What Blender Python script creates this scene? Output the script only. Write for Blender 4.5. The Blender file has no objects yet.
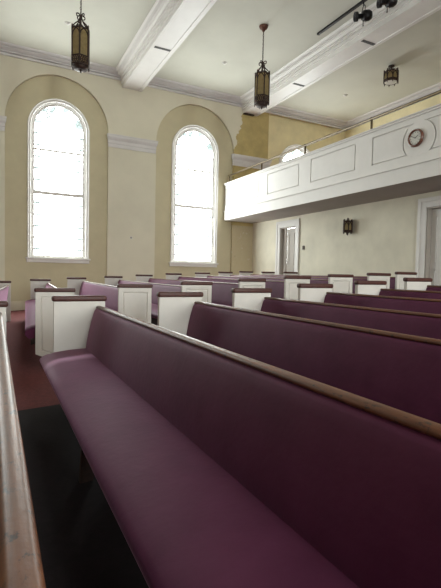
import bpy, bmesh, math, random
from math import sin, cos, pi, atan2, hypot, radians
from mathutils import Vector, Matrix
random.seed(7)
SC = bpy.context.scene
COL = SC.collection
H = 1.2                       # eye height above the floor at the camera

# ------------------------------------------------------------------ materials
def mat(name):
    m = bpy.data.materials.new(name); m.use_nodes = True
    nt = m.node_tree; b = nt.nodes['Principled BSDF']
    return m, nt, b

def coords(nt, scale=(1, 1, 1)):
    tc = nt.nodes.new('ShaderNodeTexCoord'); mp = nt.nodes.new('ShaderNodeMapping')
    mp.inputs['Scale'].default_value = scale
    nt.links.new(tc.outputs['Object'], mp.inputs['Vector'])
    return mp.outputs['Vector']

def noise(nt, vec, scale, detail=4, rough=.55):
    n = nt.nodes.new('ShaderNodeTexNoise'); n.inputs['Scale'].default_value = scale
    n.inputs['Detail'].default_value = detail; n.inputs['Roughness'].default_value = rough
    nt.links.new(vec, n.inputs['Vector']); return n.outputs['Fac']

def ramp(nt, fac, stops):
    r = nt.nodes.new('ShaderNodeValToRGB'); e = r.color_ramp.elements
    while len(e) < len(stops): e.new(.5)
    for i, (p, c) in enumerate(stops):
        e[i].position = p; e[i].color = (*c, 1)
    nt.links.new(fac, r.inputs['Fac']); return r.outputs['Color']

def bump(nt, b, h, strength, dist=.01):
    n = nt.nodes.new('ShaderNodeBump'); n.inputs['Strength'].default_value = strength
    n.inputs['Distance'].default_value = dist
    nt.links.new(h, n.inputs['Height']); nt.links.new(n.outputs['Normal'], b.inputs['Normal'])

def mul(c, k): return tuple(min(1, x * k) for x in c)

def paint(name, c, var=.06, sc=1.3, rough=.6, bs=.15, bscale=30):
    m, nt, b = mat(name); v = coords(nt)
    nt.links.new(ramp(nt, noise(nt, v, sc, 6), [(.3, mul(c, 1 - var)), (.7, mul(c, 1 + var))]), b.inputs['Base Color'])
    b.inputs['Roughness'].default_value = rough
    bump(nt, b, noise(nt, v, bscale, 3), bs, .004)
    return m

def wood(name, c1, c2, rough=.35, wear=None, coat=.3, axis=(30, 2, 30)):
    m, nt, b = mat(name); v = coords(nt, axis)
    col = ramp(nt, noise(nt, v, 1.5, 6, .6), [(.3, c1), (.7, c2)])
    if wear:
        v2 = coords(nt, (1, .6, 1))
        f = nt.nodes.new('ShaderNodeMix'); f.data_type = 'RGBA'
        w = ramp(nt, noise(nt, v2, 45, 5, .7), [(.56, (0, 0, 0)), (.66, (1, 1, 1))])
        nt.links.new(w, f.inputs[0]); nt.links.new(col, f.inputs[6]); f.inputs[7].default_value = (*wear, 1)
        col = f.outputs[2]
    nt.links.new(col, b.inputs['Base Color'])
    b.inputs['Roughness'].default_value = rough
    b.inputs['Coat Weight'].default_value = coat; b.inputs['Coat Roughness'].default_value = .25
    bump(nt, b, noise(nt, coords(nt, (1, .5, 1)), 60, 4), .25, .004)
    return m

def simple(name, c, rough=.5, metal=0, alpha=1):
    m, nt, b = mat(name); v = coords(nt)
    nt.links.new(ramp(nt, noise(nt, v, 25, 3), [(.3, mul(c, .85)), (.7, mul(c, 1.12))]), b.inputs['Base Color'])
    b.inputs['Roughness'].default_value = rough; b.inputs['Metallic'].default_value = metal
    return m

M = {}
CREAM = (.68, .64, .52); TAN = (.56, .50, .34); OCHRE = (.47, .37, .16); WHITE = (.74, .72, .70)
M['ceiling'] = paint('ceiling_plaster', (.565, .56, .49), .05, .9, .8, .35, 12)
M['white'] = paint('white_paint', WHITE, .03, 3, .5, .08, 40)
M['pewwhite'] = paint('pew_white_paint', (.70, .66, .62), .04, 5, .5, .1, 40)
M['tan'] = paint('niche_paint', TAN, .05, 2.2, .7, .4, 25)
M['rearwall'] = paint('rear_wall_paint', (.70, .66, .54), .12, 1.1, .7, .5, 14)
M['upper'] = paint('upper_wall_paint', (.78, .69, .44), .10, 1.6, .75, .4, 20)
M['basepaint'] = paint('baseboard_paint', (.66, .60, .47), .05, 3, .55, .1, 30)
M['grey'] = paint('door_paint', (.42, .38, .34), .05, 3, .5, .1, 30)
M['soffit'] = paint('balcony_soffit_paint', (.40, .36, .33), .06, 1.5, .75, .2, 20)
M['crown'] = paint('crown_paint', (.66, .64, .64), .04, 3, .55, .1, 30)
M['capwood'] = wood('cherry_cap', (.055, .014, .011), (.095, .027, .02), .5, None, 0)
M['railwood'] = wood('rail_wood', (.095, .030, .011), (.21, .072, .024), .45, (.035, .014, .009), .04)
M['undwood'] = wood('dark_wood', (.02, .01, .008), (.05, .022, .015), .6, None, 0)
M['iron'] = simple('bronze_iron', (.04, .02, .015), .6, .2)
M['canopy'] = simple('bronze_canopy', (.11, .042, .028), .5, .4)
M['black'] = simple('black_metal', (.012, .011, .012), .45, .3)
M['brass'] = simple('brass_rail', (.13, .095, .05), .35, .7)
M['lens'] = simple('lamp_lens', (.05, .05, .06), .15)
M['plastic'] = simple('plastic', (.7, .68, .62), .4)
M['darkgap'] = simple('dark_gap', (.09, .085, .085), .8)
M['face'] = simple('clock_face', (.66, .66, .62), .4)

# window wall paint: cream, bare ochre plaster where the pier at the back lost its paint, cracks
m, nt, b = mat('window_wall_paint'); M['wall'] = m
v = coords(nt); sep = nt.nodes.new('ShaderNodeSeparateXYZ'); nt.links.new(v, sep.inputs[0])
def math_(op, a, bb=None, nt_=None):
    n = (nt_ or nt).nodes.new('ShaderNodeMath'); n.operation = op
    for k, q in enumerate((a, bb)):
        if q is None: continue
        if isinstance(q, (int, float)): n.inputs[k].default_value = q
        else: (nt_ or nt).links.new(q, n.inputs[k])
    return n.outputs[0]
nz = noise(nt, v, 3.2, 8, .7)
edge = math_('ADD', sep.outputs[0], math_('MULTIPLY', math_('SUBTRACT', nz, .5), .7))
edge = math_('SUBTRACT', edge, math_('MULTIPLY', math_('SUBTRACT', sep.outputs[2], 5.4), .25))
peeled = math_('MULTIPLY', math_('GREATER_THAN', edge, 7.68), math_('LESS_THAN', sep.outputs[0], 9.4))
peeled = math_('MULTIPLY', peeled, math_('GREATER_THAN', sep.outputs[2], 3.0))
base = ramp(nt, noise(nt, v, 1.1, 6), [(.3, mul(CREAM, .95)), (.7, mul(CREAM, 1.05))])
och = ramp(nt, noise(nt, v, 2.5, 7, .65), [(.3, mul(OCHRE, .85)), (.7, mul(OCHRE, 1.15))])
mx = nt.nodes.new('ShaderNodeMix'); mx.data_type = 'RGBA'
nt.links.new(peeled, mx.inputs[0]); nt.links.new(base, mx.inputs[6]); nt.links.new(och, mx.inputs[7])
low = math_('MULTIPLY', math_('GREATER_THAN', sep.outputs[0], 7.6), math_('LESS_THAN', sep.outputs[2], 3.0))
pt = ramp(nt, noise(nt, v, 5, 9, .75), [(.36, (.62, .58, .48)), (.40, (.50, .42, .27)), (.62, (.52, .45, .30)), (.66, (.38, .32, .20))])
mx2 = nt.nodes.new('ShaderNodeMix'); mx2.data_type = 'RGBA'
nt.links.new(low, mx2.inputs[0]); nt.links.new(mx.outputs[2], mx2.inputs[6]); nt.links.new(pt, mx2.inputs[7])
nt.links.new(mx2.outputs[2], b.inputs['Base Color']); b.inputs['Roughness'].default_value = .7
bump(nt, b, noise(nt, v, 14, 6), .4, .006)

# upholstery: purple woven vinyl
def fabric(name, c1, c2):
    m, nt, b = mat(name); v = coords(nt)
    big = ramp(nt, noise(nt, v, 4, 5), [(.3, c1), (.7, c2)])
    nt.links.new(big, b.inputs['Base Color'])
    b.inputs['Roughness'].default_value = .6
    b.inputs['Specular IOR Level'].default_value = .15
    b.inputs['Sheen Weight'].default_value = .62; b.inputs['Sheen Roughness'].default_value = .3
    b.inputs['Sheen Tint'].default_value = (.90, .52, .74, 1)
    w = nt.nodes.new('ShaderNodeTexVoronoi'); w.inputs['Scale'].default_value = 300
    nt.links.new(v, w.inputs['Vector'])
    h = math_('ADD', math_('MULTIPLY', w.outputs['Distance'], .5), noise(nt, v, 30, 5), nt)
    bump(nt, b, h, .35, .003)
    return m
M['fabric'] = fabric('purple_upholstery', (.085, .015, .048), (.120, .026, .070))
M['carpet'] = paint('maroon_carpet', (.15, .034, .036), .25, 30, .95, .6, 200)

# amber lantern glass
m, nt, b = mat('amber_glass'); M['amber'] = m
v = coords(nt)
ac = ramp(nt, noise(nt, v, 14, 4), [(.3, (.42, .33, .16)), (.7, (.60, .49, .26))])
nt.links.new(ac, b.inputs['Base Color']); b.inputs['Roughness'].default_value = .4
tl = nt.nodes.new('ShaderNodeBsdfTranslucent'); nt.links.new(ac, tl.inputs['Color'])
ms = nt.nodes.new('ShaderNodeMixShader'); ms.inputs[0].default_value = .6
nt.links.new(b.outputs[0], ms.inputs[1]); nt.links.new(tl.outputs[0], ms.inputs[2])
nt.links.new(ms.outputs[0], nt.nodes['Material Output'].inputs['Surface'])

# stained glass lit by the white sky
def glass_material(name, strength):
    m, nt, b = mat(name); nt.nodes.remove(b)
    out = nt.nodes['Material Output']
    tc = nt.nodes.new('ShaderNodeTexCoord'); s = nt.nodes.new('ShaderNodeSeparateXYZ')
    nt.links.new(tc.outputs['Object'], s.inputs[0])
    X, Z = s.outputs[0], s.outputs[2]
    def mm(op, a, bb=None): return math_(op, a, bb, nt)
    ax = mm('ABSOLUTE', X)
    # Z=0 is the spring line of the arch
    above = mm('GREATER_THAN', Z, 0)
    rad = mm('SQRT', mm('ADD', mm('MULTIPLY', X, X), mm('MULTIPLY', Z, Z)))
    rr = mm('ADD', mm('MULTIPLY', rad, above), mm('MULTIPLY', ax, mm('SUBTRACT', 1, above)))
    def band(val, c, w): return mm('LESS_THAN', mm('ABSOLUTE', mm('SUBTRACT', val, c)), w)
    border = mm('GREATER_THAN', rr, .50)
    came = band(mm('FRACT', mm('MULTIPLY', Z, 2.9)), .5, .085)
    ticks = mm('MULTIPLY', came, mm('MULTIPLY', border, mm('SUBTRACT', 1, above)))
    vor = nt.nodes.new('ShaderNodeTexVoronoi'); vor.feature = 'DISTANCE_TO_EDGE'; vor.inputs['Scale'].default_value = 6
    nt.links.new(tc.outputs['Object'], vor.inputs['Vector'])
    arc = mm('MULTIPLY', mm('LESS_THAN', vor.outputs['Distance'], .07), mm('MULTIPLY', mm('GREATER_THAN', Z, .18), mm('GREATER_THAN', rr, .42)))
    spot = nt.nodes.new('ShaderNodeTexVoronoi'); spot.inputs['Scale'].default_value = 2.6
    nt.links.new(tc.outputs['Object'], spot.inputs['Vector'])
    dots = mm('LESS_THAN', spot.outputs['Distance'], .06)
    lines = mm('MAXIMUM', mm('MAXIMUM', ticks, arc), dots)
    tint = nt.nodes.new('ShaderNodeTexNoise'); tint.inputs['Scale'].default_value = 3.5
    nt.links.new(tc.outputs['Object'], tint.inputs['Vector'])
    edgezone = mm('MULTIPLY', mm('GREATER_THAN', rr, .56), mm('GREATER_THAN', tint.outputs['Fac'], .47))
    topzone = mm('MULTIPLY', mm('MULTIPLY', mm('GREATER_THAN', rr, .50), mm('GREATER_THAN', Z, .12)), mm('GREATER_THAN', tint.outputs['Fac'], .50))
    colr = nt.nodes.new('ShaderNodeMix'); colr.data_type = 'RGBA'
    nt.links.new(mm('MAXIMUM', mm('MULTIPLY', edgezone, .5), topzone), colr.inputs[0])
    colr.inputs[6].default_value = (.94, 1, .965, 1); colr.inputs[7].default_value = (.060, .074, .072, 1)
    c2 = nt.nodes.new('ShaderNodeMix'); c2.data_type = 'RGBA'
    nt.links.new(lines, c2.inputs[0]); nt.links.new(colr.outputs[2], c2.inputs[6]); c2.inputs[7].default_value = (.035, .042, .04, 1)
    em = nt.nodes.new('ShaderNodeEmission'); em.inputs['Strength'].default_value = strength
    nt.links.new(c2.outputs[2], em.inputs['Color']); nt.links.new(em.outputs[0], out.inputs['Surface'])
    return m
GLASS = 14.0; GLASS_FILL = 34.0  # opposite panes set stronger, as fill on the window wall and end panels
M['glass'] = glass_material('stained_glass', GLASS)
M['fillglass'] = glass_material('brightened_stained_glass', GLASS_FILL)

# ------------------------------------------------------------------ mesh helpers
def obj(name, bm, m, parent=None, smooth=False, bevel=0, seg=2):
    me = bpy.data.meshes.new(name)
    bmesh.ops.recalc_face_normals(bm, faces=bm.faces)
    bm.to_mesh(me); bm.free()
    for mm in (m if isinstance(m, (list, tuple)) else [m]): me.materials.append(mm)
    o = bpy.data.objects.new(name, me); COL.objects.link(o)
    if parent: o.parent = parent
    if smooth:
        for p in me.polygons: p.use_smooth = True
    if bevel:
        b = o.modifiers.new('Bevel', 'BEVEL'); b.width = bevel; b.segments = seg; b.limit_method = 'ANGLE'
        b.angle_limit = radians(40)
    return o

def box(bm, x0, x1, y0, y1, z0, z1, mi=0, M4=None):
    vs = [bm.verts.new(p) for p in ((x0,y0,z0),(x1,y0,z0),(x1,y1,z0),(x0,y1,z0),(x0,y0,z1),(x1,y0,z1),(x1,y1,z1),(x0,y1,z1))]
    if M4 is not None:
        for q in vs: q.co = M4 @ q.co
    fs = []
    for f in ((0,1,2,3),(4,5,6,7),(0,1,5,4),(1,2,6,5),(2,3,7,6),(3,0,4,7)):
        fc = bm.faces.new([vs[k] for k in f]); fc.material_index = mi; fs.append(fc)
    return fs

def extrude_y(bm, prof, y0, y1, caps=True, n=1):
    """closed (x, z) profile swept along y"""
    rows = []
    for j in range(n + 1):
        y = y0 + (y1 - y0) * j / n
        rows.append([bm.verts.new((p[0], y, p[1])) for p in prof])
    k = len(prof)
    for a, b2 in zip(rows, rows[1:]):
        for i in range(k): bm.faces.new((a[i], a[(i+1) % k], b2[(i+1) % k], b2[i]))
    if caps: bm.faces.new(rows[0]); bm.faces.new(rows[-1][::-1])

def extrude_x(bm, prof, x0, x1, caps=True):
    a = [bm.verts.new((x0, p[0], p[1])) for p in prof]; b2 = [bm.verts.new((x1, p[0], p[1])) for p in prof]
    k = len(prof)
    for i in range(k): bm.faces.new((a[i], a[(i+1) % k], b2[(i+1) % k], b2[i]))
    if caps: bm.faces.new(a); bm.faces.new(b2[::-1])

def tube(bm, pts, r, n=8, closed=False):
    pts = [Vector(p) for p in pts]; rings = []
    m_ = len(pts)
    for i, p in enumerate(pts):
        if closed: d = pts[(i+1) % m_] - pts[i-1]
        else: d = pts[min(i+1, m_-1)] - pts[max(i-1, 0)]
        d.normalize()
        u = d.cross(Vector((0, 0, 1)))
        if u.length < .1: u = d.cross(Vector((0, 1, 0)))
        u.normalize(); w = d.cross(u)
        rad = r[i] if isinstance(r, (list, tuple)) else r
        rings.append([bm.verts.new(p + (u * cos(2*pi*k/n) + w * sin(2*pi*k/n)) * rad) for k in range(n)])
    seq = list(zip(rings, rings[1:])) + ([(rings[-1], rings[0])] if closed else [])
    for a, b2 in seq:
        for k in range(n): bm.faces.new((a[k], a[(k+1) % n], b2[(k+1) % n], b2[k]))
    if not closed: bm.faces.new(rings[0]); bm.faces.new(rings[-1][::-1])

def lathe(bm, prof, n=20, M4=None):
    """(r, z) profile turned round z"""
    rings = []
    for r, z in prof:
        rings.append([bm.verts.new((max(r, 1e-4) * cos(2*pi*k/n), max(r, 1e-4) * sin(2*pi*k/n), z)) for k in range(n)])
    if M4 is not None:
        for rg in rings:
            for q in rg: q.co = M4 @ q.co
    for a, b2 in zip(rings, rings[1:]):
        for k in range(n): bm.faces.new((a[k], a[(k+1) % n], b2[(k+1) % n], b2[k]))
    bm.faces.new(rings[0]); bm.faces.new(rings[-1][::-1])

def empty(name, loc, rz=0):
    o = bpy.data.objects.new(name, None); COL.objects.link(o); o.location = loc; o.rotation_euler = (0, 0, rz)
    o.empty_display_size = .1; return o

def tag(o, label, cat, group=None):
    o['label'] = label; o['category'] = cat
    if group: o['group'] = group
    return o

def struct(o, label=None, cat=None):
    o['kind'] = 'structure'
    if label: o['label'] = label; o['category'] = cat
    return o

# ------------------------------------------------------------------ the room's measures (z above the floor at the camera)
YW = 14.29; YO = -8.5; XF = -12.0; XR = 8.613; XU = 13.07
ZC = 6.316 + H; ZSOF = 5.871 + H
XB = 7.40; ZB0 = 1.935 + H; ZB1 = 3.20 + H
RAKE = .0522
def floor_z(x): return RAKE * (x - .70)
NICHES = [-7.24, -2.75, 1.73, 6.26]; NR = 1.475; NSP = 4.365 + H
WINX = [-7.26, -2.77, 1.745, 6.255]

# floor
bm = bmesh.new()
xs = [XF - .2, XU + .2]
box(bm, XF, XU, YO - .2, YW + .3, -.6, 0)
for q in bm.verts:
    if q.co.z > -.3: q.co.z = floor_z(q.co.x)
    else: q.co.z = floor_z(q.co.x) - .3
struct(obj('floor', bm, M['carpet']), 'maroon carpet floor rising gently towards the back', 'floor')
# dark boards under the pews of the centre block
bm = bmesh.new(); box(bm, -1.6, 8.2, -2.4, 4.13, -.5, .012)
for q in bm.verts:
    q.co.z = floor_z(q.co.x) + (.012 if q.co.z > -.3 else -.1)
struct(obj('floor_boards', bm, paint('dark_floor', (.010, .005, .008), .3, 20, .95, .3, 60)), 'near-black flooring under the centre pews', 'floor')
# ceiling
bm = bmesh.new(); box(bm, XF - .2, XU + .2, YO - .2, YW + .3, ZC, ZC + .2)
struct(obj('ceiling', bm, M['ceiling']), 'pale plaster ceiling between the beams', 'ceiling')

def arch_pts(c, hw, spring, n=28):
    return [(c + hw * cos(pi - pi * k / n), spring + hw * sin(pi * k / n)) for k in range(n + 1)]

def arched_sheet(bm, y, xa, xb, z0, z1, c, hw, zbot, spring, flip=1, mi=0):
    """wall face with one round-headed opening"""
    def quad(a):
        f = bm.faces.new([bm.verts.new((p[0], y, p[1])) for p in a]); f.material_index = mi
    A = arch_pts(c, hw, spring)
    quad([(xa, z0), (c - hw, z0), (c - hw, z1), (xa, z1)])
    quad([(c + hw, z0), (xb, z0), (xb, z1), (c + hw, z1)])
    if zbot > z0: quad([(c - hw, z0), (c + hw, z0), (c + hw, zbot), (c - hw, zbot)])
    for p, q in zip(A, A[1:]):
        quad([p, q, (q[0], z1), (p[0], z1)])

def reveal(bm, y0, y1, c, hw, zbot, spring, sill=True, mi=0):
    A = [(c - hw, zbot)] + arch_pts(c, hw, spring) + [(c + hw, zbot)]
    if sill: A.append(A[0])
    for p, q in zip(A, A[1:]):
        f = bm.faces.new([bm.verts.new(v) for v in ((p[0], y0, p[1]), (q[0], y0, q[1]), (q[0], y1, q[1]), (p[0], y1, p[1]))])
        f.material_index = mi

def arch_ring(bm, c, prof, zbot, spring, n=28):
    """profile [(half width, y)] swept up both jambs and round the arch"""
    rows = []
    rows.append([(c - hw, y, zbot) for hw, y in prof])
    for k in range(n + 1):
        a = pi - pi * k / n
        rows.append([(c + hw * cos(a), y, spring + hw * sin(a)) for hw, y in prof])
    rows.append([(c + hw, y, zbot) for hw, y in prof])
    V = [[bm.verts.new(p) for p in r] for r in rows]
    k = len(prof)
    for a, b2 in zip(V, V[1:]):
        for i in range(k): bm.faces.new((a[i], a[(i+1) % k], b2[(i+1) % k], b2[i]))
    bm.faces.new(V[0]); bm.faces.new(V[-1][::-1])

ZSILL = .385 + H; WSP = 4.27 + H; WHW = .89; GHW = .70
ND = .09                                   # depth of the niches
def window_wall(side, yf, d):
    """d=+1: outside is towards +y.  Front sheet with niches, recessed backs with window openings"""
    bm = bmesh.new(); zb = -.7
    bays = [(-9.5, -5.0), (-5.0, -.51), (-.51, 4.0), (4.0, 9.2)]
    for (a, b_), c in zip(bays, NICHES): arched_sheet(bm, yf, a, b_, zb, ZC, c, NR, zb, NSP)
    f = bm.faces.new([bm.verts.new(p) for p in ((XF, yf, zb), (-9.5, yf, zb), (-9.5, yf, ZC), (XF, yf, ZC))])
    f = bm.faces.new([bm.verts.new(p) for p in ((9.2, yf, zb), (9.2, yf + d*.12, zb), (9.2, yf + d*.12, ZC), (9.2, yf, ZC))])
    for c in NICHES: reveal(bm, yf, yf + d*ND, c, NR, zb, NSP, False)
    bmesh.ops.remove_doubles(bm, verts=bm.verts, dist=1e-4)
    w = struct(obj('wall_' + side, bm, M['wall']), 'cream side wall with tall arched niches and peeling paint' if side == 'left' else None, 'wall' if side == 'left' else None)
    # niche backs
    for c, wc in zip(NICHES, WINX):
        if wc < (-3 if d > 0 else 0):
            bm = bmesh.new(); bm.faces.new([bm.verts.new(p) for p in ((c - NR - .1, yf + d*ND, zb), (c + NR + .1, yf + d*ND, zb), (c + NR + .1, yf + d*ND, NSP + NR + .1), (c - NR - .1, yf + d*ND, NSP + NR + .1))])
            obj('wall_niche', bm, M['tan'], w); continue
        bm = bmesh.new(); arched_sheet(bm, yf + d*ND, c - NR - .1, c + NR + .1, zb, NSP + NR + .1, wc, GHW + .10, ZSILL, WSP)
        reveal(bm, yf + d*ND, yf + d*(ND + .25), wc, GHW + .10, ZSILL, WSP)
        o = obj('wall_niche', bm, M['tan'], w)
    bm = bmesh.new(); wc = 10.66
    if d < 0: bm.faces.new([bm.verts.new(p) for p in ((9.2, yf - .12, zb), (XU, yf - .12, zb), (XU, yf - .12, ZC), (9.2, yf - .12, ZC))])
    else: arched_sheet(bm, yf + d*.12, 9.2, XU, zb, ZC, wc, GHW + .10, ZSILL, WSP)
    if d > 0: reveal(bm, yf + d*.12, yf + d*(ND + .25), wc, GHW + .10, ZSILL, WSP)
    obj('wall_recess', bm, M['upper'], w)
    return w
window_wall('left', YW, 1)
window_wall('right', YO, -1)

win_no = 0
def window(wc, yf, d, label):
    global win_no; win_no += 1
    y = yf + d*ND
    root = empty('window_%d' % win_no, (wc, y, WSP)); root['kind'] = 'structure'; root['label'] = label; root['category'] = 'window'
    zb = ZSILL - WSP
    def R(y_): return d*y_
    bm = bmesh.new()
    arch_ring(bm, 0, [(WHW, R(.01)), (WHW, R(-.055)), (WHW - .02, R(-.065)), (WHW - .035, R(-.045)), (WHW - .085, R(-.04)), (WHW - .10, R(-.02)), (WHW - .10, R(.01))], zb, 0)
    obj('casing', bm, M['white'], root)
    bm = bmesh.new()
    arch_ring(bm, 0, [(WHW - .10, R(.14)), (WHW - .10, R(.0)), (GHW + .06, R(.0)), (GHW + .055, R(.025)), (GHW + .0, R(.03)), (GHW - .0, R(.14))], zb, 0)
    sash = obj('sash', bm, M['white'], root)
    bm = bmesh.new()
    mz = 2.335 + H - WSP
    box(bm, -GHW, GHW, *sorted((R(.03), R(.09))), mz - .05, mz + .045)
    box(bm, -GHW, GHW, *sorted((R(.03), R(.09))), mz + 1.25, mz + 1.31)
    box(bm, -GHW, GHW, *sorted((R(.03), R(.09))), zb, zb + .07)
    obj('meeting_rail', bm, M['white'], sash)
    bm = bmesh.new()
    box(bm, -WHW - .05, WHW + .05, *sorted((R(-.11), R(.02))), zb - .05, zb)
    box(bm, -WHW - .02, WHW + .02, *sorted((R(-.05), R(.02))), zb - .15, zb - .05)
    obj('window_sill', bm, M['white'], root, bevel=.008)
    bm = bmesh.new()
    A = [(-GHW - .03, zb)] + [(p[0], p[1]) for p in arch_pts(0, GHW + .03, 0)] + [(GHW + .03, zb)]
    bm.faces.new([bm.verts.new((p[0], R(.065), p[1])) for p in A])
    obj('glass', bm, M['glass' if d > 0 else 'fillglass'], root)
    return root
L = ['tall round-headed stained glass window, leftmost in view', 'tall round-headed stained glass window nearest the balcony end',
     'round-headed window partly hidden behind the balcony front']
for wc in WINX[1:2]: window(wc, YW, 1, 'tall round-headed stained glass window further up the side wall')
window(WINX[2], YW, 1, L[0]); window(WINX[3], YW, 1, L[1]); window(10.66, YW + .03, 1, L[2])
for wc in WINX[2:]: window(wc, YO, -1, 'unseen round-headed window in the opposite wall, brightened as fill')  # out of view; kept only where they leave the pew backs dark

# front wall (behind the pulpit, out of view) and back walls
bm = bmesh.new(); box(bm, XF - .2, XF, YO - .2, YW + .3, -1.2, ZC); struct(obj('wall_front', bm, M['upper']))
bm = bmesh.new(); box(bm, XU, XU + .2, YO - .2, YW + .3, -.6, ZC)
struct(obj('wall_upper_rear', bm, M['upper']), 'ochre rear wall above the balcony', 'wall')
# rear wall under the balcony with two door openings
D1 = (11.62, 12.47, 1.60 + H); D2 = (5.62, 6.78, 1.585 + H)
bm = bmesh.new()
zs = 1.96 + H; T = .16
def wseg(y0, y1, z0, z1): box(bm, XR, XR + T, y0, y1, z0, z1)
wseg(D1[1], YW, -.3, zs); wseg(D1[0], D1[1], D1[2], zs); wseg(D2[1], D1[0], -.3, zs); wseg(D2[0], D2[1], D2[2], zs); wseg(YO, D2[0], -.3, zs)
struct(obj('wall_rear', bm, M['rearwall']), 'stained cream rear wall under the balcony', 'wall')

# ------------------------------------------------------------------ crown moulding, beams, capitals, baseboard
CP = [(0, 6.08), (.045, 6.08), (.045, 6.135), (.015, 6.14), (.015, 6.156), (.085, 6.16), (.085, 6.195), (.055, 6.2), (.055, 6.214), (.10, 6.217), (.14, 6.24), (.20, 6.25), (.20, 6.262), (.17, 6.266), (.17, 6.277), (.27, 6.28), (.31, 6.305), (.31, 6.317), (0, 6.317)]
CP = [(p, z + H) for p, z in CP]
BX = [(3.626, 4.259), (8.056, 8.67)]
BX_all = [(-5.24, -4.61), (-.81, -.18)] + BX
xsegs = [XF] + [x for bx in BX_all for x in bx] + [XU]
bm = bmesh.new()
for k in range(0, len(xsegs), 2): extrude_x(bm, [(YW - p, z) for p, z in CP], xsegs[k], xsegs[k+1])
struct(obj('trim_1', bm, M['crown']), 'white crown moulding along the window wall', 'crown moulding')
bm = bmesh.new()
extrude_y(bm, [(XU - p, z) for p, z in CP], YO, YW)
struct(obj('trim_2', bm, M['crown']), 'white crown moulding on the rear wall above the balcony', 'crown moulding')
bm = bmesh.new()
for k in range(0, len(xsegs), 2): extrude_x(bm, [(YO + p, z) for p, z in CP], xsegs[k], xsegs[k+1])
struct(obj('trim_3', bm, M['crown']))
for k, (x0, x1) in enumerate(BX_all):
    zf = ZSOF
    bm = bmesh.new()
    right = [(x1, zf), (x1, zf + .12)] + [(x1 + p * .9, zf + .12 + (z - CP[0][1]) * (ZC - zf - .12) / (CP[-2][1] - CP[0][1])) for p, z in CP[1:-1]]
    left = [(x0 - p * .9, zf + .12 + (z - CP[0][1]) * (ZC - zf - .12) / (CP[-2][1] - CP[0][1])) for p, z in CP[1:-1]][::-1] + [(x0, zf + .12), (x0, zf)]
    sof = [(x0 + .075, zf), (x0 + .085, zf + .012), (x1 - .115, zf + .012), (x1 - .10, zf - .006), (x1 - .085, zf)]
    extrude_y(bm, [(x1, zf)] + right[1:] + left[:-1] + [(x0, zf)] + sof, YO, YW)
    o = struct(obj('ceiling_beam', bm, M['white']), [None, None, 'boxed white ceiling beam between the two tall windows', 'boxed white ceiling beam above the balcony front'][k], 'ceiling beam' if k > 1 else None)
    bm = bmesh.new()
    for yy in (11.33, 8.48, 5.6, 2.7): box(bm, x0 + .08, x1 - .11, yy - .045, yy + .045, zf + .004, zf + .011)
    obj('slot', bm, M['darkgap'], o)
    if k == 3:
        bm = bmesh.new(); box(bm, x0 + .02, x1 - .18, YW - .12, YW - .005, zf - .035, zf - .004)
        obj('end_board', bm, M['undwood'], o)

caps_x = [(-5.78, -4.20), (-1.27, .24), (3.21, 4.755), (7.70, 9.24)]
n_ = 3
for i, (a, b_) in enumerate(caps_x):
    bm = bmesh.new(); z1 = 4.34 + H; z0 = z1 - .385
    prof = [(0, z0), (.03, z0), (.035, z0 + .11), (.05, z0 + .12), (.055, z0 + .21), (.10, z0 + .27), (.12, z0 + .31), (.12, z1 - .03), (.135, z1 - .025), (.135, z1), (0, z1)]
    e = .05
    # mitred returns: sweep round the three faces of the pier
    rows = []
    for sx, x in ((0, a), (1, b_)):
        rows.append([(x + (-p * .45 if sx == 0 else p * .45), YW - p, z) for p, z in prof])
    ra = [(a - p * .45, YW + .02, z) for p, z in prof]; rb = [(b_ + p * .45, YW + .02, z) for p, z in prof]
    V = [[bm.verts.new(p) for p in r] for r in (ra, rows[0], rows[1], rb)]
    for p, q in zip(V, V[1:]):
        for k in range(len(prof) - 1): bm.faces.new((p[k], p[k+1], q[k+1], q[k]))
    n_ += 1
    struct(obj('trim_%d' % n_, bm, M['crown']), [None, 'white pier capital at the picture edge left of the first window', 'white pier capital between the two tall windows', 'white pier capital on the ochre pier behind the balcony'][i], 'capital' if i else None)

bm = bmesh.new()
def bb(x0, x1, yf):
    fs = box(bm, x0, x1, yf - .03, yf + .01, -.5, 0)
    for f in fs:
        for q in f.verts:
            if q.co.z > -.3 and q.co.z <= 0: q.co.z = floor_z(q.co.x) + .27
for (x0, x1, yf) in ((-1.22, .255, YW), (.25, 3.21, YW + ND), (3.20, 4.79, YW), (4.78, 7.74, YW + ND), (7.73, XR, YW)): bb(x0, x1, yf)
struct(obj('baseboard_left', bm, M['basepaint']), 'painted baseboard along the window wall', 'baseboard')

# ------------------------------------------------------------------ doors
def door_casing(root, y0, y1, zt, w=.2):
    bm = bmesh.new()
    x = -.001
    for (a, b_, c, d_) in ((-w, 0, -1, zt + w), (y1 - y0, y1 - y0 + w, -1, zt + w), (0, y1 - y0, zt, zt + w)):
        box(bm, -.03, x, a, b_, c, d_)
    o = w * .62
    for (a, b_, c, d_) in ((-w - .01, -o, -1, zt + w + .01), (y1 - y0 + o, y1 - y0 + w + .01, -1, zt + w + .01), (-o, y1 - y0 + o, zt + o, zt + w + .01)):
        box(bm, -.05, -.02, a, b_, c, d_)
    obj('casing', bm, M['white'], root, bevel=.006)
    bm = bmesh.new()
    for (a, b_, c, d_) in ((0, .03, -1, zt), (y1 - y0 - .03, y1 - y0, -1, zt), (.03, y1 - y0 - .03, zt - .03, zt)):
        box(bm, 0, T, a, b_, c, d_)
    obj('jamb', bm, M['grey'], root)

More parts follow.
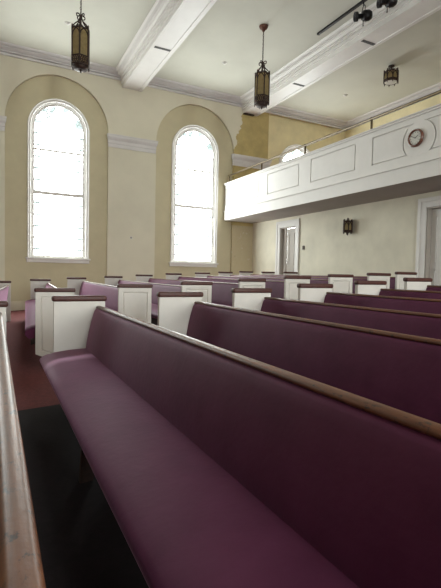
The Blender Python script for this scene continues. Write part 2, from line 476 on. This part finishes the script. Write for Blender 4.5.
def panel_leaf(bm, w, h, t=.045, arches=0):
    """leaf in the y-z plane, y 0..w, z 0..h, front face at x=0"""
    box(bm, 0, t, 0, w, 0, h)
    s = .12
    for (z0, z1) in ((.2, h * .42), (h * .42 + .14, h - .16)):
        for fr in ((s, w - s, z0, z0 + .025), (s, w - s, z1 - .025, z1), (s, s + .025, z0, z1), (w - s - .025, w - s, z0, z1)):
            box(bm, -.012, 0, *fr)

# door 1: open double door to the vestibule, near the window wall
f1 = floor_z(XR)
r = empty('door_1', (XR, D1[0], f1)); struct(r, 'grey door ajar in a white casing under the balcony end', 'door')
door_casing(r, D1[0], D1[1], D1[2] - f1, .2)
bm = bmesh.new(); panel_leaf(bm, .555, D1[2] - f1 - .07)
o = obj('door_leaf', bm, M['grey'], r); o.location = (.07, .035, .02); o.rotation_euler = (0, 0, radians(-3))
bm = bmesh.new(); panel_leaf(bm, .20, D1[2] - f1 - .05)
o = obj('door_leaf', bm, M['grey'], r); o.location = (.07, .62, .02); o.rotation_euler = (0, 0, radians(-10))
# door 2
f2 = floor_z(XR)
r = empty('door_2', (XR, D2[0], f2)); struct(r, 'pale panelled door in a white casing at the right edge', 'door')
door_casing(r, D2[0], D2[1], D2[2] - f2, .2)
bm = bmesh.new(); panel_leaf(bm, 1.09, D2[2] - f2 - .06)
o = obj('door_leaf', bm, M['white'], r); o.location = (.13, .034, .02)
bm = bmesh.new(); tube(bm, [(0, 0, 0), (-.05, 0, 0)], .012); lathe(bm, [(.005, -.03), (.03, -.02), (.03, .02), (.005, .03)], 12, Matrix.Translation((-.06, 0, 0)))
k = obj('door_handle', bm, M['brass'], o, smooth=True); k.location = (0, .08, .95)
# the vestibule behind, with an unseen point light added for the bright door gap
bm = bmesh.new()
VX = XR + 2.6
for a in ((VX, VX + .1, YO, YW + .3, -.3, 3.1),): box(bm, *a)
struct(obj('wall_vestibule', bm, M['rearwall']))
vl = bpy.data.lights.new('vestibule_fill', 'POINT'); vl.energy = 12; vl.shadow_soft_size = .2; vl.color = (1, .95, .88)
vo = bpy.data.objects.new('vestibule_fill', vl); COL.objects.link(vo); vo.location = (XR + 1.2, 10.6, 2.6)

# ------------------------------------------------------------------ balcony
YE = YW - .02                               # its end at the window wall
bal = empty('balcony', (XB, YE, ZB0)); tag(bal, 'white panelled balcony front with its slab over the back pews', 'balcony')
bal['kind'] = 'structure'
def rel(z): return z + H - ZB0
ZP0, ZP1 = rel(2.45), rel(3.065); ZM = rel(2.27); ZT = rel(3.20)
y_of = lambda y: y - YE
bm = bmesh.new()
Lb = YO - YE
# solid fascia body; face at x=0, panels sunk .02
stiles = [(13.95, 13.58), (11.99, 11.50), (9.92, 9.42), (7.79, 7.29), (4.87, 4.37), (2.7, 2.2), (.6, .1), (-1.5, -2.0), (-3.6, -4.1), (-5.7, -6.2), (-7.8, -8.3), (-9.9, -10.4)]
RC = (6.08, 2.725 + H)                     # centre of the clock roundel
yc0 = y_of(RC[0]); zc0 = RC[1] - ZB0
box(bm, .03, .14, Lb, 0, 0, ZT - .02)
box(bm, -.015, .02, Lb, 0, 0, ZM - .02)                  # plain band at the bottom
box(bm, -.045, .02, Lb, 0, ZM - .028, ZM)             # bead above it
box(bm, 0, .02, Lb, 0, ZM, ZP0)
box(bm, 0, .02, Lb, 0, ZP1, ZT - .02)
for a, b_ in stiles: box(bm, 0, .02, y_of(b_), y_of(a), ZP0, ZP1)
box(bm, 0, .02, y_of(YE - .01), 0, ZP0, ZP1)
ed = [YE - .12] + [v_ for st in stiles for v_ in st]
for k in range(0, len(ed) - 1, 2):
    ya_, yb_ = y_of(ed[k]) , y_of(ed[k+1])
    if abs(ed[k] - 7.29) < .01: continue
    box(bm, .002, .03, yb_ + .03, ya_ - .03, ZP0 + .03, ZP1 - .03)
# the bay that holds the clock: two panels scooped round the roundel
for s_ in (1, -1):
    A_ = []
    y_end = y_of(7.29 if s_ > 0 else 4.87) - s_ * .03
    th0 = math.asin(.27 / .388)
    A_ = [(yc0 + s_ * .388 * cos(t), zc0 + .388 * sin(t)) for t in [-th0 + 2 * th0 * q / 12 for q in range(13)]]
    A_ = [(y, min(max(z, ZP0 + .03), ZP1 - .03)) for y, z in A_] + [(y_end, ZP1 - .03), (y_end, ZP0 + .03)]
    fa = [bm.verts.new((.002, y, z)) for y, z in A_]; fb = [bm.verts.new((.03, y, z)) for y, z in A_]
    bm.faces.new(fa)
    for k in range(len(A_)): bm.faces.new((fa[k], fa[(k+1) % len(A_)], fb[(k+1) % len(A_)], fb[k]))
box(bm, .022, .04, y_of(YE), y_of(YE - .05), ZP0, ZP1)
obj('fascia', bm, M['white'], bal)
# panel field around the roundel: plate with a raised ring
bm = bmesh.new()
zc_ = RC[1] - ZB0; yc_ = y_of(RC[0]); n = 48; Rr = .36
# raised circular plate joining rails
ring = [(yc_ + Rr * cos(2*pi*k/n), zc_ + Rr * sin(2*pi*k/n)) for k in range(n)]
zlo, zhi = ZP0, ZP1
ring = [(y, min(max(z, zlo - .04), zhi + .04)) for y, z in ring]
f0 = [bm.verts.new((-.002, y, z)) for y, z in ring]; f1_ = [bm.verts.new((.02, y, z)) for y, z in ring]
bm.faces.new(f0)
for k in range(n): bm.faces.new((f0[k], f0[(k+1) % n], f1_[(k+1) % n], f1_[k]))
obj('roundel', bm, M['white'], bal)
bm = bmesh.new()
box(bm, -.035, .20, Lb, .02, ZT - .02, ZT + .02); box(bm, -.06, .22, Lb, .02, ZT + .02, ZT + .045)
obj('ledge', bm, M['white'], bal, bevel=.006)
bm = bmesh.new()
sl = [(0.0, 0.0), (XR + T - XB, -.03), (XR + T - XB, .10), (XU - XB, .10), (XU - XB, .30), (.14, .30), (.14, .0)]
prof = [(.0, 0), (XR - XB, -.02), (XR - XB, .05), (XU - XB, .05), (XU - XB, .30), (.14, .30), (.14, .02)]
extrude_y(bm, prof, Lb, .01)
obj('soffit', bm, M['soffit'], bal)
bm = bmesh.new(); box(bm, .14, XU - XB, Lb, .0, .30, .315)  # unseen dark sheet, added to cut bounce onto the ceiling above
obj('balcony_dark_sheet', bm, M['carpet'], bal)
# brass guard rail on posts
rail = empty('guard_rail', (XB + .05, YE, ZT + ZB0 + .045)); tag(rail, 'brass pipe guard rail on short posts along the balcony top', 'railing')
bm = bmesh.new(); hz = 3.51 + H - (ZT + ZB0 + .045)
tube(bm, [(0, -.18, hz), (0, Lb, hz)], .031, 12)
obj('pipe', bm, M['brass'], rail, smooth=True)
for yy in (14.09, 11.92, 9.74, 7.38, 5.1, 2.8, .5, -1.8, -4.1, -6.4, -8.7):
    bm = bmesh.new(); tube(bm, [(0, 0, 0), (0, 0, hz)], .026, 10); lathe(bm, [(.036, 0), (.036, .01), (.022, .016)], 14)
    lathe(bm, [(.028, -.03), (.031, 0), (.028, .03)], 14, Matrix.Translation((0, 0, hz)))
    o = obj('post', bm, M['brass'], rail, smooth=True); o.location = (0, yy - YE, 0)

# clock
ck = empty('wall_clock', (XB - .003, RC[0] + .05, RC[1] + .03)); tag(ck, 'round clock with a wooden rim on the balcony front', 'clock')
MX = Matrix.Rotation(radians(-90), 4, 'Y')
bm = bmesh.new(); lathe(bm, [(.172, 0), (.177, .03), (.165, .055), (.143, .06), (.132, .045), (.132, .03), (.01, .03)], 40, MX)
obj('rim', bm, wood('clock_wood', (.09, .028, .018), (.17, .06, .035), .25, None, .5), ck, smooth=True)
bm = bmesh.new(); lathe(bm, [(.131, .031), (.131, .034), (.01, .0345)], 40, MX)
fc = obj('clock_face', bm, M['face'], ck)
for k in range(12):
    a = k * pi / 6; q = Matrix.Rotation(a, 4, 'X'); bm = bmesh.new()
    box(bm, -.037, -.036, -.004, .004, .095, .118, M4=q); obj('hour_mark', bm, M['black'], fc)
for a, l_, w_ in ((radians(60), .075, .006), (radians(-62), .105, .0045)):
    bm = bmesh.new(); box(bm, -.041, -.039, -w_, w_, -.015, l_, M4=Matrix.Rotation(a, 4, 'X')); obj('hand', bm, M['black'], fc)

# ------------------------------------------------------------------ pews
GP = 'purple upholstered pews'
def rounded_cap(x0, x1, y0, y1, z0, z1):
    bm = bmesh.new(); box(bm, x0, x1, y0, y1, z0, z1); return bm
SEAT = [(.33, .385), (.33, .497), (.29, .497), (.15, .492), (.02, .476), (-.04, .461), (-.075, .447), (-.096, .430), (-.102, .412), (-.095, .392), (-.06, .357)]
BACK = [(.285, .47), (.298, .56), (.315, .65), (.335, .74), (.355, .81), (.366, .842), (.378, .859), (.392, .862), (.415, .86), (.425, .82), (.37, .36), (.335, .36), (.30, .44)]
RAILP = [(.386, .862), (.381, .868), (.383, .877), (.392, .883), (.418, .884), (.428, .880), (.431, .870), (.428, .862)]
def make_pew(Lp, label, near=True, far=True, scale_legs=3):
    root = empty('church_pew', (0, 0, 0)); tag(root, label, 'pew', GP)
    t = .045
    y0, y1 = (t if near else 0), (Lp - t if far else Lp)
    n = max(2, int(Lp / .5))
    bm = bmesh.new(); extrude_y(bm, SEAT, y0, y1, True, n)
    o = obj('seat', bm, M['fabric'], root, smooth=True)
    for p in o.data.polygons:
        if len(p.vertices) > 4: p.use_smooth = False
    bm = bmesh.new(); extrude_y(bm, BACK, y0, y1, True, n)
    o = obj('backrest', bm, M['fabric'], root, smooth=True, bevel=.012)
    for p in o.data.polygons:
        if len(p.vertices) > 4: p.use_smooth = False
    bm = bmesh.new(); extrude_y(bm, RAILP, y0 - .0, y1, True, n)
    obj('top_rail', bm, M['railwood'], root, smooth=True)
    bm = bmesh.new(); extrude_y(bm, [(-.03, .335), (.33, .365), (.33, .386), (-.05, .358)], y0, y1)
    obj('seat_board', bm, M['undwood'], root)
    for k, on in enumerate((near, far)):
        if not on: continue
        bm = bmesh.new(); ya = 0 if k == 0 else Lp - t
        op = [(.015, .926), (.015, .17), (.13, .12), (.13, -.06), (.462, -.06), (.462, .926)]
        va = [bm.verts.new((p[0], ya, p[1])) for p in op]; vb = [bm.verts.new((p[0], ya + t, p[1])) for p in op]
        for q in range(6): bm.faces.new((va[q], va[(q+1) % 6], vb[(q+1) % 6], vb[q]))
        fa, fb = bm.faces.new(va), bm.faces.new(vb[::-1])
        bmesh.ops.recalc_face_normals(bm, faces=bm.faces)
        outer = fa if k == 0 else fb
        r_ = bmesh.ops.inset_region(bm, faces=[outer], thickness=.075, depth=0)
        bm.faces.ensure_lookup_table()
        r2 = bmesh.ops.inset_region(bm, faces=[outer], thickness=.014, depth=-.014)
        r3 = bmesh.ops.inset_region(bm, faces=[outer], thickness=.012, depth=.010)
        ep = obj('end_panel', bm, M['pewwhite'], root)
        bm = bmesh.new(); box(bm, 0, .477, ya - .018, ya + t + .018, .926, .977)
        obj('panel_cap', bm, M['capwood'], ep, smooth=True, bevel=.018, seg=4)
    for j in range(scale_legs):
        y = y0 + (y1 - y0) * (j + 1) / (scale_legs + 1)
        bm = bmesh.new(); extrude_y(bm, [(-.04, .345), (.33, .37), (.37, .0), (.30, -.02), (.22, .12), (.12, .2), (.05, .0), (-.02, -.02), (-.01, .2)], y - .02, y + .02)
        obj('leg', bm, M['undwood'], root)
    return root

def place_pew(X, Y0, X1, Y1, z, label, **k):
    """near end at (X, Y0), far end (the cap's front corner) at (X1, Y1)"""
    Lp = hypot(X1 - X, Y1 - Y0)
    r_ = make_pew(Lp, label, **k)
    r_.location = (X, Y0, z); r_.rotation_euler = (0, 0, -atan2(X1 - X, Y1 - Y0))
    return r_

ORD = ['nearest', 'second', 'third', 'fourth', 'fifth', 'sixth', 'seventh', 'eighth']
# centre block: rows across the view, far ends at the aisle
CX = [-.378, .446, 1.39, 2.206, 3.00, 3.80, 4.58]
CDZ = [0, 0, -.01, -.012, .004, .008, .014]
CY = [4.12, 4.12, 4.03, 4.02, 3.95, 3.90, 3.86]
CL = ['purple pew whose worn wooden top rail runs down the left edge',
      'nearest purple pew, its long seat filling the foreground',
      'purple pew directly behind the foreground pew',
      'centre-block purple pew two rows behind the foreground pew',
      'centre-block purple pew three rows behind the foreground pew',
      'centre-block purple pew four rows behind the foreground pew, only its top showing',
      'rearmost visible purple pew of the centre block, cut by the right edge']
for i, (x, y) in enumerate(zip(CX, CY)):
    z = RAKE * (x - .45) + CDZ[i]
    place_pew(x, -2.2, x, y + .045, z, CL[i], scale_legs=3)
# side block by the windows, turned a few degrees
BXY = [(-.60, 5.72), (.42, 5.75), (1.447, 5.82), (2.31, 5.72), (3.289, 5.82), (3.99, 5.62), (4.78, 5.52), (5.59, 5.48), (6.45, 5.65)]
BDZ = [.01, .01, .01, .012, .015, .035, .035, .03, .02]
AXY = [(-.13, 11.58), (.75, 11.62), (1.61, 11.69), (2.56, 11.75), (3.44, 11.88), (4.33, 11.94), (5.28, 12.03), (6.13, 12.18), (6.95, 12.32)]
for i, ((xb, yb), (xa, ya)) in enumerate(zip(BXY, AXY)):
    z = RAKE * (xb - .45) + BDZ[i]
    lab = ['purple pew by the window wall, cut off by the left edge of the view',
           'lilac-lit window-side pew whose end panel stands right behind the foreground pew end',
           'window-side pew with a bright lilac back, behind the second recessed end panel from the left',
           'window-side pew behind the third recessed white end panel from the left',
           'window-side pew behind the fourth recessed white end panel from the left',
           'window-side pew behind the fifth recessed white end panel from the left',
           'window-side pew behind the sixth recessed white end panel from the left',
           'window-side pew behind the seventh recessed white end panel from the left',
           'rearmost full-length window-side pew, its end panel beside the right-hand door casing'][i]
    place_pew(xb, yb, xa, ya, z, lab, scale_legs=2)
place_pew(7.56, 10.72, 7.66, 12.12, RAKE * (7.2 - .45) - .02, 'short pew against the rear wall in front of the open door', scale_legs=1)

# ------------------------------------------------------------------ hanging lanterns
def lantern_body(parent, R0, zt, zb_, n=6, gallery=.165, rot=0.26):
    """hexagonal cage: posts, arched heads, glass, pierced bottom band"""
    P_ = [(R0 * cos(2*pi*k/n + rot), R0 * sin(2*pi*k/n + rot)) for k in range(n)]
    bm = bmesh.new()
    for (x, y) in P_:
        tube(bm, [(x, y, zb_ - .03), (x, y, zt + .04)], .016, 6)
        lathe(bm, [(.004, 0), (.018, .02), (.004, .05)], 8, Matrix.Translation((x, y, zt + .035)))
        lathe(bm, [(.003, -.05), (.014, -.025), (.004, 0)], 8, Matrix.Translation((x, y, zb_ - .02)))
    for z, r_ in ((zt, .015), (zb_, .018), (zb_ + gallery, .014), (zb_ + gallery * .5, .009)):
        tube(bm, [(x, y, z) for x, y in P_], r_, 6, True)
    for k in range(n):
        a, b_ = Vector((*P_[k], 0)), Vector((*P_[(k+1) % n], 0))
        m_ = (a + b_) / 2
        # pointed arch heads
        for s, e in ((a, m_), (b_, m_)):
            tube(bm, [s + Vector((0, 0, zt - .16)), s.lerp(e, .25) + Vector((0, 0, zt - .085)), s.lerp(e, .6) + Vector((0, 0, zt - .04)), e + Vector((0, 0, zt - .015))], .012, 5)
            tube(bm, [e + Vector((0, 0, zt)), s.lerp(e, .5) + Vector((0, 0, zt + .035)), s + Vector((0, 0, zt + .01))], .010, 5)
        # gallery lattice
        for j in range(4):
            p = a.lerp(b_, j / 4); q = a.lerp(b_, (j + 1) / 4)
            tube(bm, [p + Vector((0, 0, zb_)), q + Vector((0, 0, zb_ + gallery))], .009, 4)
            tube(bm, [q + Vector((0, 0, zb_)), p + Vector((0, 0, zb_ + gallery))], .009, 4)
    fr = obj('cage', bm, M['iron'], parent)
    for k in range(n):
        (xa, ya), (xb, yb) = P_[k], P_[(k+1) % n]; s = .965
        bm = bmesh.new()
        vs = [(xa*s, ya*s, zb_ + .01), (xb*s, yb*s, zb_ + .01), (xb*s, yb*s, zt - .01), (xa*s, ya*s, zt - .01)]
        w = [(x*.985, y*.985, z) for x, y, z in vs]
        A_ = [bm.verts.new(p) for p in vs]; B_ = [bm.verts.new(p) for p in w]
        bm.faces.new(A_); bm.faces.new(B_[::-1])
        for j in range(4): bm.faces.new((A_[j], A_[(j+1) % 4], B_[(j+1) % 4], B_[j]))
        obj('glass_panel', bm, M['amber'], parent)

def chain(bm, z0, z1, r_=.014, step=.055):
    n = int((z1 - z0) / step)
    for k in range(n + 1):
        zc = z0 + (z1 - z0) * (k + .5) / (n + 1); h = step * .62
        pts = []
        for j in range(8):
            a = 2*pi*j/8; u, w = r_ * cos(a), h * sin(a)
            pts.append((u, 0, zc + w) if k % 2 else (0, u, zc + w))
        tube(bm, pts, .007, 5, True)

def hanging_lantern(x, y, zbot, label):
    root = empty('hanging_lantern', (x, y, zbot + H)); tag(root, label, 'lantern', 'hanging bronze lanterns')
    zt = .86; zb_ = .135; top = ZC - (zbot + H)
    lantern_body(root, .185, zt, zb_, 6)
    bm = bmesh.new()
    lathe(bm, [(.15, .135), (.155, .11), (.14, .075), (.13, .06), (.08, .045), (.03, .04), (.012, .02), (.02, .008), (.004, -.01)], 24)
    obj('bottom_bowl', bm, M['iron'], root, smooth=True)
    bm = bmesh.new()
    for k in range(6):
        a = 2*pi*k/6 + .26
        tube(bm, [(.185*cos(a), .185*sin(a), zt + .02), (.13*cos(a), .13*sin(a), zt + .10), (.06*cos(a), .06*sin(a), zt + .17), (.022*cos(a), .022*sin(a), zt + .25)], .013, 6)
    for k in range(4):
        a = 2*pi*k/4 + .5; c_, s_ = cos(a), sin(a)
        tube(bm, [((.02 + .045 * (1 - cos(t_))) * c_, (.02 + .045 * (1 - cos(t_))) * s_, zt + .29 + .035 * sin(t_ * 1.0)) for t_ in [j * .5 for j in range(10)]], .013, 5)
    tube(bm, [(0, 0, zt - .02), (0, 0, zt + .38)], .012, 8)
    lathe(bm, [(.01, zt + .23), (.032, zt + .25), (.032, zt + .28), (.014, zt + .30)], 12)
    obj('scroll_hanger', bm, M['iron'], root)
    bm = bmesh.new(); chain(bm, zt + .37, top - .10); tube(bm, [(.01, 0, zt + .37), (.01, 0, top - .05)], .004, 5)
    obj('chain', bm, M['iron'], root)
    bm = bmesh.new(); lathe(bm, [(.012, top - .15), (.03, top - .13), (.055, top - .09), (.10, top - .055), (.115, top - .02), (.115, top)], 20)
    obj('ceiling_canopy', bm, M['canopy'], root, smooth=True)
    return root
hanging_lantern(1.605, 9.82, 4.165, 'hexagonal bronze lantern with amber glass hanging before the first window')
hanging_lantern(6.09, 9.82, 4.245, 'hexagonal bronze lantern with amber glass hanging by the balcony beam')

# flush lantern over the balcony
root = empty('ceiling_lantern', (10.55, 9.74, ZC)); tag(root, 'short drum lantern of bronze and amber glass close under the ceiling', 'lantern')
lantern_body(root, .205, -.20, -.47, 8, .05, .2)
bm = bmesh.new(); lathe(bm, [(.20, -.46), (.20, -.475), (.15, -.49), (.01, -.495)], 24); obj('bottom_glass', bm, M['face'], root, smooth=True)
bm = bmesh.new(); lathe(bm, [(.09, 0), (.09, -.03), (.03, -.05), (.02, -.14), (.05, -.15), (.02, -.17)], 16)
for k in range(4):
    a = k * pi / 2 + .2
    tube(bm, [(.02*cos(a), .02*sin(a), -.13), (.12*cos(a), .12*sin(a), -.10), (.19*cos(a), .19*sin(a), -.14), (.2*cos(a), .2*sin(a), -.2)], .010, 6)
obj('stem', bm, M['iron'], root, smooth=True)

# wall sconce under the balcony
root = empty('wall_sconce', (XR - .14, 9.12, 1.12 + H)); tag(root, 'small bronze lantern sconce on the rear wall under the balcony', 'sconce'); root.scale = (.9, .9, .95)
lantern_body(root, .125, .37, .10, 6, .03, .0)
bm = bmesh.new(); tube(bm, [(0, 0, .40), (0, 0, .49)], .012, 8); lathe(bm, [(.12, .385), (.06, .41), (.02, .44), (.028, .47), (.01, .495)], 12)
lathe(bm, [(.11, .10), (.06, .07), (.015, .05), (.025, .02), (.005, -.01)], 12)
obj('cap', bm, M['iron'], root)
bm = bmesh.new(); box(bm, .10, .14, -.05, .05, .08, .42); tube(bm, [(.12, 0, .3), (0, 0, .42)], .01, 6)
[setattr(q, 'co', Vector((q.co.x * 1.11, q.co.y, q.co.z))) for q in bm.verts]
obj('wall_plate', bm, M['iron'], root, bevel=.005)

# thermostat and outlet
bm = bmesh.new(); box(bm, XR - .03, XR, 11.14, 11.22, .82 + H, .94 + H)
tag(obj('thermostat', bm, M['iron'], bevel=.006), 'small dark switch on the wall right of the open door', 'switch')
bm = bmesh.new(); box(bm, 3.93, 4.02, YW - .014, YW, 1.08 + H, 1.17 + H)
sw = obj('wall_switch', bm, M['plastic'], bevel=.004); tag(sw, 'small wall plate on the pier between the windows', 'switch plate')
bm = bmesh.new()
for q in (3.955, 3.985): box(bm, q - .008, q + .008, YW - .022, YW - .013, 1.10 + H, 1.15 + H)
obj('toggle', bm, M['iron'], sw)
# sprinkler heads
for (x, y), lb in (((1.66, 12.13), 'small ceiling spot left of the first beam'), ((6.12, 12.03), 'small ceiling fitting between the two beams'), ((10.87, 12.03), 'small ceiling fitting above the balcony')):
    bm = bmesh.new(); lathe(bm, [(.07, ZC), (.07, ZC - .012), (.035, ZC - .02), (.03, ZC - .045), (.005, ZC - .05)], 16, Matrix.Translation((x, y, 0)))
    tag(obj('sprinkler_head', bm, M['white'], smooth=True), lb, 'sprinkler', 'ceiling fittings')

# track with two spotlights
TX = 7.50
tr = empty('light_track', (TX, 9.40, ZC)); tag(tr, 'black lighting track on the ceiling beside the balcony beam', 'light track')
bm = bmesh.new(); box(bm, -.03, .03, -6.4, 0, -.05, 0); obj('rail', bm, M['black'], tr)
bm = bmesh.new(); box(bm, -.035, .035, -.03, .01, -.055, 0); obj('end_cap', bm, M['black'], tr, bevel=.004)
def spot(x, y, z, label):
    root = empty('spotlight', (x, y, z)); tag(root, label, 'spotlight', 'black track spotlights')
    A = Vector((-.85, .45, -.12)).to_track_quat('Z', 'Y').to_matrix().to_4x4()   # local z -> lens direction
    bm = bmesh.new(); lathe(bm, [(.02, -.20), (.08, -.185), (.115, -.13), (.12, -.05), (.115, .0), (.06, .02)], 22, A)
    obj('housing', bm, M['black'], root, smooth=True)
    bm = bmesh.new(); lathe(bm, [(.055, .0), (.055, .12), (.10, .13), (.105, .20), (.095, .205), (.085, .15), (.01, .14)], 22, A)
    hd = obj('lens_hood', bm, M['black'], root, smooth=True)
    bm = bmesh.new(); lathe(bm, [(.08, .155), (.07, .17), (.01, .178)], 20, A); obj('lens', bm, M['lens'], hd, smooth=True)
    bm = bmesh.new()
    side = (A.to_3x3() @ Vector((1, 0, 0))).normalized()
    tube(bm, [side * .13 + Vector((0, 0, -.02)), side * .13 + Vector((0, 0, .15)), side * .05 + Vector((0, 0, .22)), -side * .05 + Vector((0, 0, .22)), -side * .13 + Vector((0, 0, .15)), -side * .13 + Vector((0, 0, -.02))], .010, 6)
    tube(bm, [(0, 0, .22), (0, 0, ZC - z - .052)], .014, 8)
    tube(bm, [(0, 0, -.1), (0, 0, -.2)], .010, 6); lathe(bm, [(.008, -.2), (.02, -.215), (.008, -.23)], 10)
    obj('yoke', bm, M['black'], root)
spot(TX, 7.80, ZC - .36, 'black track spotlight, lower left of the two')
spot(TX, 7.10, ZC - .41, 'black track spotlight cut by the top edge')

# ------------------------------------------------------------------ camera, world, view
f, yaw, pitch, roll = 441.3433, .4728, -.0452, .0214
FIT = (0.47278, -0.04522, 0.02142)
yaw, pitch, roll = FIT
fw = Vector((sin(yaw) * cos(pitch), cos(yaw) * cos(pitch), sin(pitch))); r1 = Vector((cos(yaw), -sin(yaw), 0)); u1 = r1.cross(fw)
r2 = cos(roll) * r1 + sin(roll) * u1; u2 = -sin(roll) * r1 + cos(roll) * u1
cam = bpy.data.cameras.new('camera'); co = bpy.data.objects.new('camera', cam); COL.objects.link(co)
cam.sensor_fit = 'VERTICAL'; cam.sensor_height = 36; cam.sensor_width = 27; cam.lens = 36 * f / 588; cam.clip_start = .02
co.matrix_world = Matrix(((r2.x, u2.x, -fw.x, 0), (r2.y, u2.y, -fw.y, 0), (r2.z, u2.z, -fw.z, H), (0, 0, 0, 1)))
SC.camera = co
w = bpy.data.worlds.new('world'); SC.world = w; w.use_nodes = True
w.node_tree.nodes['Background'].inputs[0].default_value = (.8, .9, 1, 1); w.node_tree.nodes['Background'].inputs[1].default_value = .5
SC.view_settings.view_transform = 'Standard'; SC.view_settings.look = 'None'; SC.view_settings.gamma = 1
SC.view_settings.use_curve_mapping = False; SC.view_settings.exposure = .11
SC.cycles.use_denoising = True
SC.cycles.max_bounces = 12; SC.cycles.diffuse_bounces = 6; SC.cycles.sample_clamp_indirect = 8
